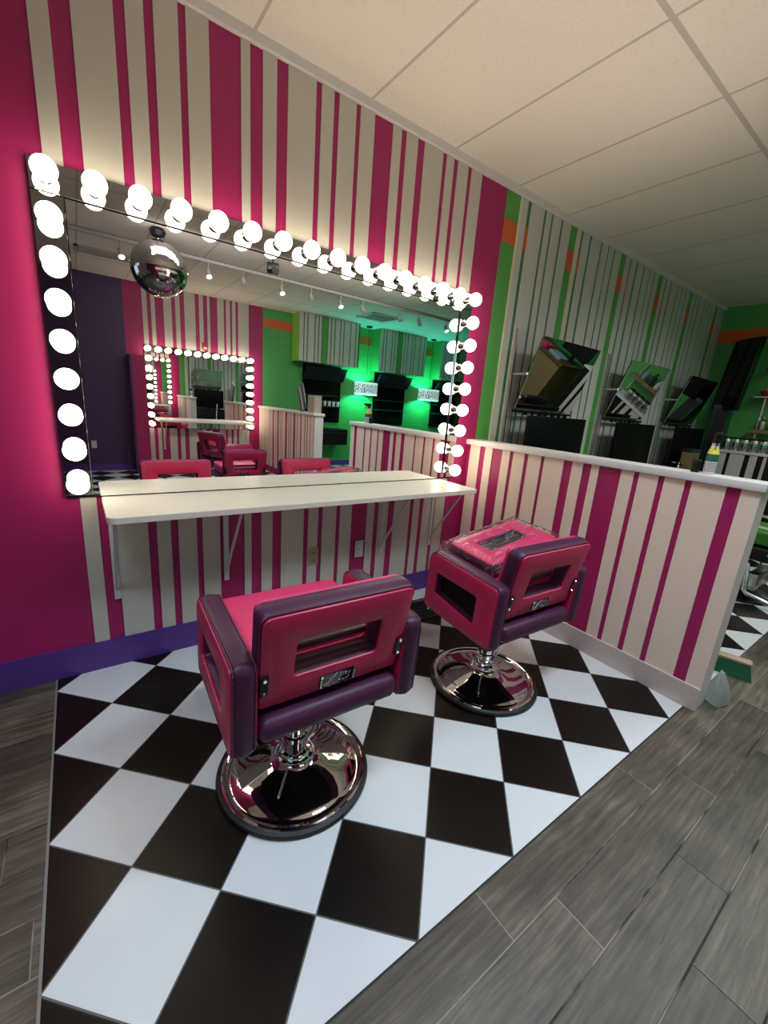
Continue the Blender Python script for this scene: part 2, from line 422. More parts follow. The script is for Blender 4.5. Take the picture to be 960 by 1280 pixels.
def frame_solid(mb, outer, inner, w0, w1, bev, f3, m=None, bulge=0.):
    """a padded frame: outer and inner 2-D loops (same count, CCW), from w0 to w1 across; f3(u, v, w) -> point"""
    prof = [(w0, bev), (w0+bev*.3, bev*.3), (w0+bev, 0.)]
    if bulge: prof.append(((w0+w1)/2, -bulge))
    prof += [(w1-bev, 0.), (w1-bev*.3, bev*.3), (w1, bev)]
    rings = [[f3(u, v, w) for u, v in offset(outer, d)] for w, d in prof]
    if inner is None:
        mb.loops(rings, m, closed=False)
    else:
        ri = [[f3(u, v, w) for u, v in offset(inner, -d)] for w, d in reversed(prof)]
        mb.loops(rings+ri, m, closed=True)
    return mb

# ------------------------------------------------------------------ setting
ZC = 2.899; YO = -5.81; XR = 7.0; XF = 9.6; XL = -3.2
YE = -1.7239
def floor_obj():
    b = MB()
    def r(x0, x1, y0, y1, m): b.quad([(x0, y0, 0), (x1, y0, 0), (x1, y1, 0), (x0, y1, 0)], m)
    yo = YO-YE      # front edge of the checker on the opposite side
    r(0, XF, YE, 0, M['checker']); r(XL, 0, YE, 0, M['plank'])
    r(XL, XF, yo, YE, M['plank'])
    r(-.4, XF, YO, yo, M['checker']); r(XL, -.4, YO, yo, M['plank'])
    return struct(b.done('floor', smooth=False))
floor_obj()
struct(MB().bx(XL-.1, XF+.1, YO-.1, .1, ZC, ZC+.06).done('ceiling', M['ceil'], smooth=False))
# metal edging between checker and planks
struct(MB().bx(-.004, .003, YE, -.012, 0, .0025).done('trim_1', M['edging'], smooth=False))
struct(MB().bx(0, 2.61, YE-.003, YE+.002, 0, .0015).done('trim_2', M['rubber'], smooth=False))

PW = [(.162,.223),(.287,.42),(.458,.521),(.555,.643),(.672,.76),(.892,.932),(.99,1.055),(1.11,1.252),(1.282,1.349),(1.379,1.478),(1.505,1.593),(1.714,1.772),(1.808,1.889),(1.941,2.085),(2.115,2.175),(2.21,2.30),(2.331,2.426)]
GW = [(2.686,2.83,1),(2.913,2.955,1),(3.108,3.136,0),(3.198,3.223,0),(3.326,3.353,0),(3.459,3.556,1),(3.614,3.646,1),(3.742,3.775,0),(3.92,3.947,0),(4.04,4.062,0),(4.142,4.168,0),(4.277,4.371,1),(4.45,4.479,1),(4.57,4.606,0),(4.72,4.748,0),(4.85,4.872,0),(4.95,4.975,0)]
for k in range(3):
    x = 5.06+.8*k
    GW += [(x,x+.10,1),(x+.165,x+.197,1),(x+.285,x+.318,0),(x+.46,x+.487,0),(x+.575,x+.598,0),(x+.69,x+.715,0)]
GW = [g for g in GW if g[1] < 7.0]
BT = .007
def wall_back():
    b = MB()
    b.bx(XL, 2.686, 0, .1, 0, ZC, M['pink'])
    for x0, x1 in PW: b.bx(x0, x1, -BT, 0, .10, ZC, M['white_board'])
    b.bx(2.686, XR+.1, 0, .1, 0, ZC, M['shaded_green'])
    prev = None
    for x0, x1, o in GW:
        if o and x1-x0 > .08: b.bx(x0, x1, -.002, 0, 0, ZC, M['green'])
        if o: b.bx(x0, x1, -.004, 0, 2.548, 2.69, M['orange'])
        if prev is not None: b.bx(prev, x0, -BT, 0, 0, ZC, M['mint_board'])
        prev = x1
    b.bx(prev, 6.985, -BT, 0, 0, ZC, M['mint_board'])
    b.bx(2.83, 2.846, -BT-.002, 0, 0, ZC, M['cream'])
    b.bx(3.575, 3.592, -BT-.001, 0, 0, ZC, M['cream'])
    return struct(b.done('wall_back', smooth=False))
wall_back()
struct(MB().bx(XL, 2.606, -.014, 0, 0, .148).done('baseboard_back', M['violet'], smooth=False))
# white angle trim along the ceiling
struct(MB().bx(XL, XR, -.026, 0, ZC-.040, ZC).done('trim_3', M['white_trim'], smooth=False))
struct(MB().bx(XR, XR+.1, -1.9, 0, 0, ZC, M['green_opp']).bx(XR-.004, XR, -1.9, 0, 2.47, 2.62, M['orange']).done('wall_right', smooth=False))
struct(MB().bx(XR+.1, XF, -1.9, -1.8, 0, ZC).done('wall_return', M['green_opp'], smooth=False))
struct(MB().bx(XF, XF+.1, YO, -1.8, 0, ZC).done('wall_far', M['green_opp'], smooth=False))
struct(MB().bx(XL-.1, XL, YO-.1, .1, 0, ZC).done('wall_left', M['grey_wall'], smooth=False))

OW = [(1.146,1.212),(1.266,1.323),(1.446,1.561),(1.617,1.684),(1.753,1.917),(1.98,2.043),(2.107,2.15),(2.272,2.379),(2.415,2.483),(2.519,2.579),(2.621,2.809)]
def wall_front():
    b = MB(); y = YO
    b.bx(XL, .89, y-.1, y, 0, ZC, M['purple']); b.bx(.89, 3.07, y-.1, y, 0, ZC, M['pink'])
    for x0, x1 in OW: b.bx(x0, x1, y, y+BT, .1, ZC, M['white_board'])
    b.bx(3.07, XF, y-.1, y, 0, ZC, M['green_opp']); b.bx(3.09, XF, y, y+.004, 2.57, 2.73, M['orange'])
    return struct(b.done('wall_front', smooth=False))
wall_front()
struct(MB().bx(XL, XF, YO, YO+.014, 0, .11).done('baseboard_front', M['violet'], smooth=False))
# low purple pier beside the opposite vanity
struct(MB().bx(.93, 1.115, YO, -5.58, 0, 1.83, M['pink']).bx(.90, .932, YO, -5.575, 0, 1.83, M['purple']).done('wall_pier', smooth=False))

HW = [(-.038,-.135),(-.183,-.251),(-.34,-.407),(-.436,-.527),(-.557,-.655),(-.679,-.815),(-.873,-.941),(-.993,-1.039),(-1.164,-1.232),(-1.259,-1.353),(-1.382,-1.474),(-1.503,-1.642),(-1.698,-1.7655)]
X0 = 2.606; X1 = 2.732; YW = -1.7655; ZW = 1.139
def half_wall():
    b = MB()
    b.bx(X0+BT, X1, YW, 0, 0, ZW, M['pink'])
    for a, c in HW: b.bx(X0, X0+BT, c, a, .12, ZW, M['lit_board'])
    b.bx(X0, X1, YW-.004, YW, 0, ZW, M['white_trim'])
    b.bx(X1, X1+.004, YW, 0, 0, ZW, M['lit_board'])
    return struct(b.done('wall_half', smooth=False))
half_wall()
struct(MB().bx(X0-.012, X0+.001, YW-.006, 0, 0, .127, None, .002, 1).done('baseboard_half', M['half_base'], smooth=False))
struct(MB().bx(X0-.018, X1+.02, YW-.018, -.001, ZW, ZW+.038, None, .004, 2).done('trim_4', M['white_trim']))
def half_wall_opp():
    b = MB(); x0, x1, ye = 3.0, 3.14, -3.45
    b.bx(x0+BT, x1, YO, ye, 0, 1.135, M['pink'])
    y = YO+.02
    while y < ye-.05:
        w = random.choice((.05, .07, .10)); b.bx(x0, x0+BT, y, min(y+w, ye), .12, 1.135, M['lit_board']); y += w+random.choice((.03, .035, .05, .09))
    b.bx(x0, x1, ye, ye+.004, 0, 1.135, M['white_trim'])
    struct(b.done('wall_half_front', smooth=False))
    struct(MB().bx(x0-.02, x1+.02, YO, ye+.018, 1.135, 1.175, None, .004, 2).done('trim_5', M['white_trim']))
half_wall_opp()

# striped soffits over the opposite stations
def soffit(x0, x1, n):
    side = M['lime'] if n == 0 else M['green_opp']
    b = MB(); y0, y1, z0 = YO, -5.47, 2.05
    b.bx(x0, x1, y0, y1-BT, z0, ZC, M['shaded_green'])
    b.bx(x0-.004, x0, y0, y1-BT, z0, ZC, side)
    x = x0
    pat = [.075, .05, .13, .055, .05, -.11, .05, .06, .10, .055, .13, .10, .05, .13, .05, .1]
    i = 0
    while x < x1-.03:
        w = pat[i % len(pat)]; i += 1
        if w < 0: b.bx(x, x-w, y1-BT, y1-BT+.002, z0, ZC, M['green']); x += -w+.012; continue
        b.bx(x, min(x+w, x1), y1-BT, y1, z0, ZC, M['mint_board']); x += w+.022
    return struct(b.done('wall_soffit', smooth=False))
soffit(3.64, 4.95, 0); soffit(5.45, 6.73, 1); soffit(7.2, 8.5, 2)

# ------------------------------------------------------------------ vanity mirrors with bulbs
def bulb_mesh():
    b = MB(); r = .041; pr = [(.0, r)]
    for i in range(1, 17):
        a = PI/2-(PI*.86)*i/16
        pr.append((r*math.cos(a), r*math.sin(a)))
    pr += [(.0165, -.043), (.0165, -.062), (0, -.062)]
    b.lathe(pr, n=28, axis='Y'); return b
def socket_mesh():
    b = MB(); b.lathe([(0, .0), (.026, 0), (.026, .005), (.020, .009), (.020, .026), (.018, .036), (0, .036)], n=24, axis='Y'); return b
def vanity(label, x0, x1, zb, zt, bx0, bx1, nb, bz0, bz1, nv, loc, rz, w=.1):
    """local frame: x along the wall, -y out of the wall"""
    t = thing('vanity_mirror', label, 'mirror', loc, rz)
    MB().bx(x0+.004, x1-.004, -.013, -.0075, zb-.0135, zt-.004).done('backing', M['black'], t, smooth=False)
    MB().bx(x0+w+.003, x1-w-.003, -.018, -.0135, zb-.0085, zt-w-.003).done('mirror_glass', M['mirror'], t, smooth=False)
    strips = {}
    strips['t'] = MB().bx(x0, x1, -.030, -.0135, zt-w, zt, None, .0012, 1).done('light_strip', M['strip'], t, smooth=False)
    strips['l'] = MB().bx(x0, x0+w, -.030, -.0135, zb, zt-w-.003, None, .0012, 1).done('light_strip', M['strip'], t, smooth=False)
    strips['r'] = MB().bx(x1-w, x1, -.030, -.0135, zb, zt-w-.003, None, .0012, 1).done('light_strip', M['strip'], t, smooth=False)
    spots = [('t', bx0+(bx1-bx0)*i/(nb-1), bz1) for i in range(nb)]
    for i in range(1, nv):
        z = bz1+(bz0-bz1)*i/(nv-1); spots += [('l', bx0, z), ('r', bx1, z)]
    s0 = b0 = None
    for k, x, z in spots:
        if s0 is None:
            s0 = socket_mesh().done('socket', M['chrome'], strips[k]); b0 = bulb_mesh().done('light_bulb', M['bulb'], strips[k]); s, b = s0, b0
        else:
            s, b = s0.copy(), b0.copy(); COL.objects.link(s); COL.objects.link(b); s.parent = strips[k]; b.parent = strips[k]
        s.location = (x, -.0302, z); b.location = (x, -.1005, z)
    return t
vanity('wide wall mirror edged with round lit bulbs above the long white shelf',
       .113, 2.453, .893, 2.152, .163, 2.403, 16, .955, 2.102, 9, (0, 0, 0), 0)
# ------------------------------------------------------------------ wall shelf
def wall_shelf(label, x0, x1, z, depth, loc, rz, xs):
    t = thing('wall_shelf', label, 'shelf', loc, rz)
    L = round_poly([(x0, -depth), (x1, -depth), (x1, -.009), (x0, -.009)], [.035, .02, .002, .002], 5)
    b = MB(); rings = [[(u, v, zz) for u, v in offset(L, d)] for zz, d in ((z-.028, .002), (z-.026, 0), (z-.002, 0), (z, .002))]
    b.loops(rings, M['laminate'], closed=False)
    top = b.done('shelf_board', None, t)
    MB().bx(x1-.001, x1+.001, -depth+.03, -depth+.10, z-.018, z-.008).done('edge_clip', M['black'], t, smooth=False)
    for x in xs:
        k = MB()
        zt = z-.028
        k.bx(x-.014, x+.014, -.014, -.0075, zt-.49, zt, None, .002, 1)
        k.bx(x-.014, x+.014, -.35, -.014, zt-.007, zt-.0005, None, .002, 1)
        k.tube([(x, -.012, zt-.44), (x, -.10, zt-.30), (x, -.30, zt-.010)], .0075, 8)
        k.cyl((x, -.016, zt-.47), (x, -.013, zt-.47), .006, n=10)
        k.done('bracket', M['white_metal'], t)
    return t
wall_shelf('long white shelf board on four folding brackets under the bulb-edged mirror', .243, 2.335, .878, .40, (0, 0, 0), 0, (.272, .79, 1.844, 2.305))

# opposite copies, seen in the mirror (turned half round about the room)
vanity('smaller mirror edged with lit bulbs on the opposite wall, seen in the wide mirror',
       -2.872, -1.132, .72, 2.005, -2.822, -1.182, 12, .776, 1.954, 9, (0, YO, 0), PI)
wall_shelf('white shelf on the opposite wall below the smaller bulb-edged mirror, seen in reflection', -2.80, -1.25, .86, .38, (0, YO, 0), PI, (-2.7, -1.36))

# ------------------------------------------------------------------ salon chairs
def chair_proto(label):
    t = thing('salon_chair', label, 'chair')
    # ---- arms: plum band with pink side panels and a window
    arm_o = [(-.305, .388), (.150, .412), (.136, .718), (-.318, .690)]
    win = [(-.190, .470), (.072, .508), (.070, .616), (-.196, .606)]
    for sg in (-1, 1):
        w_out, w_in = .322, .245
        f3 = lambda u, v, w, s=sg: (s*w, u, v)
        o = round_poly(arm_o, [.02, .03, .05, .028], 5)
        i = round_poly(win, .012, 5)
        b = MB(); frame_solid(b, o, i, w_in+.010, w_out-.010, .010, f3, None, .004)
        arm = b.done('armrest', M['purple_vinyl'], t)
        po = round_poly([(-.297, .396), (.142, .419), (.129, .710), (-.309, .682)], [.018, .028, .045, .026], 5)
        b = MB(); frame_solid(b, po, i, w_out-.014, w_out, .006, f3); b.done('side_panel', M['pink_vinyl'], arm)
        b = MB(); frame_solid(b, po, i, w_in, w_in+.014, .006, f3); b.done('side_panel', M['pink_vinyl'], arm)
        b = MB(); b.bx(sg*(w_in+.030), sg*(w_in+.034), -.20, .08, .465, .625); b.done('window_dark_sheet', M['near_black'], arm, smooth=False)  # added dark sheet stands in for the shadow inside the window
        for w in (w_out-.0085, w_in+.0085):
            b = MB(); b.tube([(sg*w, u, v) for u, v in offset(po, -.003)]+[(sg*w, *offset(po, -.003)[0])], .0035, 6)
            b.done('piping', M['piping'], arm)
    # ---- seat
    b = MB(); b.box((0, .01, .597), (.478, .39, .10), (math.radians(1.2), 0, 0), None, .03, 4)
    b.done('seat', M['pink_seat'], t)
    b = MB(); b.bx(-.243, .243, -.315, .15, .404, .488, None, .034, 5); b.bx(-.235, .235, -.20, .19, .49, .56, None, .01, 2)
    b.done('seat_base', M['purple_vinyl'], t)
    for zz in (.590, .640): MB().bx(-.236, .236, -.232, -.205, zz, zz+.022, None, .006, 2).done('support_rail', M['rail'], t)
    # ---- back, leaning
    yb, zb, yt, zt = -.281, .507, -.349, .838
    L = math.hypot(yt-yb, zt-zb); d = ((yt-yb)/L, (zt-zb)/L); nr = (d[1], -d[0])     # forward normal
    f3 = lambda u, v, w: (u, yb+d[0]*v+nr[0]*w, zb+d[1]*v+nr[1]*w)
    hw = .243
    hwT = .252
    bo = round_poly([(-hw, .0), (hw, .0), (hwT, L), (-hwT, L)], [.018, .018, .032, .032], 5)
    s_ = 1/d[1]
    bi = round_poly([(-.141, (.605-zb)*s_), (.141, (.605-zb)*s_), (.141, (.736-zb)*s_), (-.141, (.736-zb)*s_)], .014, 5)
    b = MB(); frame_solid(b, bo, bi, .008, .076, .012, f3, None, .004); back = b.done('backrest', M['purple_vinyl'], t)
    po = offset(bo, .006)
    b = MB(); frame_solid(b, po, bi, 0, .012, .006, f3); rear = b.done('rear_panel', M['pink_vinyl'], back)
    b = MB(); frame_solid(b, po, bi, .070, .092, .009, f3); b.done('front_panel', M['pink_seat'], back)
    pl = offset(po, -.003); b = MB(); b.tube([f3(u, v, .011) for u, v in pl]+[f3(*pl[0], .011)], .0035, 6); b.done('piping', M['piping'], back)
    # hinge plates low on both sides of the back
    for sg in (-1, 1):
        b = MB(); c = f3(sg*.229, .10, -.002); rot = Euler((math.atan2(-d[0], d[1]), 0, 0))
        b.box(c, (.024, .006, .078), rot, M['black_metal'], .002, 1)
        for dz in (-.026, .026):
            p = f3(sg*.229, .10+dz, -.004); q = f3(sg*.229, .10+dz, -.010); b.cyl(p, q, .0065, .005, 12, M['chrome'])
        b.done('hinge_plate', None, t)
    # badge: black plate, comb teeth on both ends, scissors and two lines of script
    def g3(u, v, w=-.0035): return f3(.010+u, .042+v, w)
    b = MB()
    L4 = round_poly([(-.062, -.025), (.062, -.025), (.062, .025), (-.062, .025)], .003, 3)
    b.loops([[g3(u, v, -.003) for u, v in L4], [g3(u, v, .001) for u, v in L4]], M['black_gloss'], closed=False)
    badge = b.done('badge', None, t)
    b = MB(); sm = M['silver_mark']
    def stroke(pts, r=.0011): b.tube([g3(u, v) for u, v in pts], r, 6, sm)
    for k in range(5):
        stroke([(-.060, -.021+k*.0085), (-.053, -.021+k*.0085)], .0017); stroke([(.054, -.021+k*.0085), (.060, -.021+k*.0085)], .0015)
    stroke([(-.046, -.018), (-.006, .024)], .0028); stroke([(-.030, .010), (-.018, -.014)], .0022)
    for cx, cy in ((-.043, -.014), (-.030, -.019)):
        stroke([(cx+.007*math.cos(a*PI/5), cy+.006*math.sin(a*PI/5)) for a in range(11)], .0016)
    # two short lines of loose script
    stroke([(.014, .017), (.007, .020), (.003, .015), (.010, .011), (.012, .006), (.005, .004)]); stroke([(.018, .012), (.018, .005)]); stroke([(.018, .0165), (.0185, .0172)])
    stroke([(.025, .020), (.025, .006), (.029, .005)]); stroke([(.021, .014), (.030, .015)])
    stroke([(.034, .014), (.037, .006), (.042, .016), (.036, -.001)])
    stroke([(.002, -.003), (.002, -.020)]); stroke([(.002, -.011), (.010, -.010)]); stroke([(.011, -.003), (.010, -.020)])
    stroke([(.022, -.009), (.016, -.012), (.018, -.019), (.023, -.012), (.024, -.020)]); stroke([(.029, -.009), (.029, -.019)]); stroke([(.034, -.019), (.034, -.009), (.041, -.008)]); 
    b.done('lettering', None, badge)
    for u, v in ((-.057, .021), (.057, .021)):
        MB().cyl(g3(u, v, -.002), g3(u, v, -.006), .0045, .0035, 12).done('rivet', M['chrome'], badge)
    # ---- pedestal
    cx, cy = -.026, -.056
    b = MB(); b.lathe([(.262, .0), (.278, .002), (.283, .010), (.280, .020), (.270, .024), (.262, .020)], (cx, cy, 0), 64); b.done('rubber_ring', M['rubber'], t)
    b = MB(); b.lathe([(.266, .004), (.268, .020), (.264, .027), (.258, .029), (.250, .026), (.243, .021), (.236, .0215), (.228, .026), (.205, .034), (.17, .043), (.13, .052), (.095, .062), (.078, .070), (.070, .080), (.068, .086), (.058, .088), (.0, .088)], (cx, cy, 0), 72)
    b.done('base_plate', M['base_chrome'], t)
    b = MB(); b.lathe([(0, .086), (.060, .086), (.060, .098), (.056, .104), (.045, .108), (.043, .150), (.047, .154), (.047, .170), (.040, .175), (.040, .30), (.060, .330), (.075, .395), (.075, .408), (0, .408)], (cx, cy, 0), 14)
    b.done('pump_column', M['chrome'], t)
    b = MB(); b.bx(-.236, .236, -.285, .13, .390, .4035, None, .003, 1); b.done('mounting_plate', M['near_black'], t)
    b = MB(); b.tube([(cx-.045, cy-.02, .14), (cx-.075, cy-.05, .150), (cx-.115, cy-.085, .175)], .006, 8); b.tube([(cx+.05, cy-.01, .12), (cx+.075, cy-.03, .17), (cx+.085, cy-.04, .30)], .004, 8)
    b.done('pump_lever', M['chrome'], t)
    # ---- footrest
    b = MB()
    for sx in (-.11, .11): b.tube([(cx+sx, .12, .405), (cx+sx, .20, .375), (cx+sx, .30, .28), (cx+sx, .36, .215)], .011, 10, M['chrome'])
    b.box((cx, .385, .215), (.34, .15, .022), (math.radians(14), 0, 0), M['black'], .006, 2)
    for k in range(6): b.box((cx, .33+k*.022, .2425-.0055*k*-1-.013), (.32, .008, .008), (math.radians(14), 0, 0), M['rubber'], .002, 1)
    b.done('footrest', None, t)
    return t
c1 = chair_proto('pink and plum salon chair with bare pink seat, nearer the camera')
c1.location = (.778, -.99, 0); c1.rotation_euler.z = -.03
c2 = copy_tree(c1); c2['label'] = 'pink and plum salon chair by the half wall, holding a plastic-wrapped cushion'
c2.location = (1.854, -.986, -.002+.002); c2.rotation_euler.z = -.037
c3 = copy_tree(c1); c3['label'] = 'pink salon chair turned sideways by the opposite shelf, seen in the mirror'
c3.location = (1.89, -3.80, 0); c3.rotation_euler.z = math.radians(-109.6)
c4 = copy_tree(c1); c4['label'] = 'low armless pink chair with its back to the wide mirror, seen only in reflection'
c4.location = (1.74, -2.98, 0); c4.rotation_euler.z = PI
for ch in list(c4.children):
    nm = ch.name.split('.')[0]
    if nm in ('armrest', 'footrest', 'pump_lever'):
        for g_ in list(ch.children): bpy.data.objects.remove(g_)
        bpy.data.objects.remove(ch)
    elif nm == 'pump_column': ch.scale.z = .74; ch.location.z = .02
    elif nm not in ('rubber_ring', 'base_plate'): ch.location.z = -.105
for c in (c1, c2, c3, c4): c['group'] = 'pink and plum salon chairs'

# ------------------------------------------------------------------ wrapped spare cushion on the second chair
def wrapped_cushion():
    t = thing('chair_cushion', 'spare pink chair back with dark window wrapped in clear plastic, lying on the seat', 'cushion', (1.905, -.985, .766))
    t.rotation_euler = (.06, -.16, -.02)
    f3 = lambda u, v, w: (u, v, w)
    o = round_poly([(-.25, -.15), (.25, -.15), (.25, .15), (-.25, .15)], .03, 5)
    i = round_poly([(-.14, -.042), (.14, -.042), (.14, .062), (-.14, .062)], .012, 5)
    b = MB(); frame_solid(b, o, i, -.068, -.014, .012, f3, None, .003); b.done('cushion_edge', M['purple_vinyl'], t)
    b = MB(); frame_solid(b, offset(o, .006), i, -.018, -.002, .008, f3); b.done('cushion_face', M['pink_seat'], t)
    b = MB(); b.bx(-.142, .142, -.044, .064, -.06, -.03); b.done('cushion_window', M['charcoal'], t)
    # film: a fine sheet over the top with creases, hanging over the sides
    b = MB(); nx, ny = 44, 30; V = []
    rr = random.Random(3); ph = [(rr.uniform(0, 6), rr.uniform(10, 46), rr.uniform(-30, 30)) for _ in range(7)]
    for jy in range(ny+1):
        row = []
        for ix in range(nx+1):
            u = -.285+.57*ix/nx; v = -.185+.37*jy/ny
            ex = max(0, abs(u)-.25)/.035; ey = max(0, abs(v)-.15)/.035; drop = min(1, max(ex, ey))
            h = .006+.006*sum(abs(math.sin(p+fx*u+fy*v)) for p, fx, fy in ph)/len(ph)*1.6
            uu = max(-.262, min(.262, u)); vv = max(-.162, min(.162, v))
            row.append(b.bm.verts.new((uu+rr.uniform(-.002, .002), vv+rr.uniform(-.002, .002), h-.062*drop+rr.uniform(-.0015, .0015))))
        V.append(row)
    for jy in range(ny):
        for ix in range(nx): b.bm.faces.new((V[jy][ix], V[jy][ix+1], V[jy+1][ix+1], V[jy+1][ix]))
    b.done('plastic_wrap', M['plastic'], t)
    # gathered corner of the film, sticking out at the front left
    b = MB(); n = 18; V = []
    for k in range(6):
        q = k/5; row = []
        for i2 in range(n):
            a = 2*PI*i2/n; r = (.045*(1-q)+.012*q+.02*math.sin(PI*q))*(1+.25*math.sin(5*a+k))
            row.append((-.255-.055*q, .125+r*math.cos(a)*.9, -.03+.022*q+r*math.sin(a)*.7))
        V.append(row)
    b.loops(V, None, closed=False); b.done('plastic_corner', M['plastic'], t)
    return t
wrapped_cushion()

# ------------------------------------------------------------------ plates on the wall under the shelf
def outlet(name, label, x, z, m, kind):
    t = thing(name, label, 'outlet' if kind == 'o' else 'wall plate', (x, -BT, z))
    MB().box((0, -.003, 0), (.066, .006, .118), None, None, .002, 2).done('cover_plate', m, t)
    if kind == 'o':
        for dz in (-.026, .026):
            b = MB(); b.box((0, -.0065, dz), (.034, .004, .030), None, M['beige_plate'], .004, 2)
            for sx in (-.008, .008): b.box((sx, -.0088, dz+.003), (.003, .001, .010), None, M['black'])
            b.cyl((0, -.0083, dz-.009), (0, -.0094, dz-.009), .003, n=8, m=M['black']); b.done('socket_face', None, t)
        MB().cyl((0, -.006, 0), (0, -.008, 0), .003, n=10).done('screw', M['steel'], t)
    else:
        MB().box((0, -.0065, 0), (.034, .003, .068), None, None, .001, 1).done('insert', M['white_plastic'], t)
        MB().cyl((0, -.007, 0), (0, -.016, 0), .006, n=12).done('jack', M['steel'], t)
    return t
outlet('power_outlet', 'beige duplex power outlet on the striped wall under the shelf', 1.323, .418, M['beige_plate'], 'o')
outlet('wall_plate', 'white jack plate on a pink stripe under the shelf', 1.665, .421, M['white_plate'], 'j')

# ------------------------------------------------------------------ things on and beside the half wall
def spray_bottle():
    t = thing('spray_bottle', 'black-topped spray bottle with yellow and green label standing on the half wall end', 'bottle', (2.672, -1.537, ZW+.038), math.radians(25))
    def sect(z, a, b_, n=20): return [(a*math.cos(2*PI*i/n), b_*math.sin(2*PI*i/n), z) for i in range(n)]
    b = MB(); b.loops([sect(0, .036, .022), sect(.004, .039, .024), sect(.085, .039, .024), sect(.10, .034, .023), (sect(.125, .020, .017)), sect(.145, .014, .014), sect(.152, .014, .014)], None, closed=False)
    b.done('body', M['white_plastic'], t)
    b = MB(); b.loops([sect(.010, .0396, .0246), sect(.062, .0396, .0246)], None, closed=False); lab = b.done('label_band', M['white_plastic'], t); lab['label'] = 'white lower label with fine print lines'
    b = MB()
    for k in range(7): b.loops([sect(.014+k*.0066, .0399, .0249), sect(.0165+k*.0066, .0399, .0249)], None, closed=False)
    b.done('print_line', M['charcoal'], lab)
    b = MB(); b.loops([sect(.062, .0397, .0247), sect(.086, .0397, .0247), sect(.098, .0355, .0238)], None, closed=False); b.done('green_label', M['green_label'], t)
    b = MB(); b.loops([sect(.098, .0358, .0240), sect(.126, .0208, .0178)], None, closed=False); b.done('yellow_label', M['yellow'], t)
    b = MB(); b.cyl((0, 0, .150), (0, 0, .172), .017, .015, 18); b.box((-.006, 0, .186), (.060, .024, .030), None, None, .007, 3); b.box((-.044, 0, .190), (.022, .016, .016), None, None, .003, 2)
    b.tube([(-.026, 0, .176), (-.036, 0, .160), (-.034, 0, .140)], .006, 8)
    b.done('trigger_head', M['black'], t)
    return t
spray_bottle()
tag(MB().box((0, 0, .028), (.034, .03, .056), None, M['black'], .003, 2).box((0, 0, .058), (.030, .026, .006), None, M['charcoal'], .002, 1).done('small_box', None, None, (2.672, -1.482, ZW+.038)), 'small black box beside the spray bottle on the half wall cap', 'box')

def bag():
    b = MB(); rr = random.Random(5); n, k = 28, 12; rings = []
    for j in range(k+1):
        q = j/k; ring = []
        R = .078*(1-.80*q**1.3)*(.82+.18*math.sin(PI*q))
        for i in range(n):
            a = 2*PI*i/n; cr = 1+.12*math.sin(4*a+2*q)+.05*math.sin(9*a-5*q)+rr.uniform(-.04, .04)
            ring.append((.055+R*cr*math.cos(a)*1.0-.052*q, R*cr*math.sin(a)*.75, .004+.19*q+.008*math.sin(3*a)*q))
        rings.append(ring)
    b.loops(rings, None, closed=False)
    return tag(b.done('plastic_bag', M['bag'], None, (2.752, -1.80, 0)), 'crumpled clear plastic bag standing on the floor against the half wall end', 'bag')
bag()
def broom():
    t = thing('broom', 'push broom head with green bristles and wooden block resting on the grey floor', 'broom', (3.16, -1.60, 0), math.radians(-74))
    # local x along the head
    L = [(-.24, -.030), (.24, -.030), (.24, .030), (-.24, .030)]
    b = MB(); b.loops([[(u, v, .092) for u, v in offset(round_poly(L, .01, 3), .002)], [(u, v, .095) for u, v in round_poly(L, .01, 3)], [(u, v, .106) for u, v in round_poly(L, .01, 3)], [(u, v, .108) for u, v in offset(round_poly(L, .01, 3), .004)]], None, closed=False)
    b.done('wood_block', M['wood'], t)
    b = MB(); n = 60; A = []; 
    def ring(z, fl, jx): return [(u*(1+fl*.10)+random.uniform(-jx, jx), v*(1+fl*.5)+random.uniform(-jx, jx), z+random.uniform(-jx, jx)*.3) for u, v in ([(-.235+.47*i/n, -.027) for i in range(n+1)]+[(.235-.47*i/n, .027) for i in range(n+1)])]
    b.loops([ring(.002, 1., .002), ring(.03, .7, .001), ring(.06, .3, .0005), ring(.093, 0, 0)], None, closed=False)
    b.done('bristles', M['bristle'], t)
    MB().tube([(-.06, .0, .10), (-.22, .26, .62), (-.34, .36, 1.02)], .011, 12).done('handle', M['steel'], t)
    return t
broom()

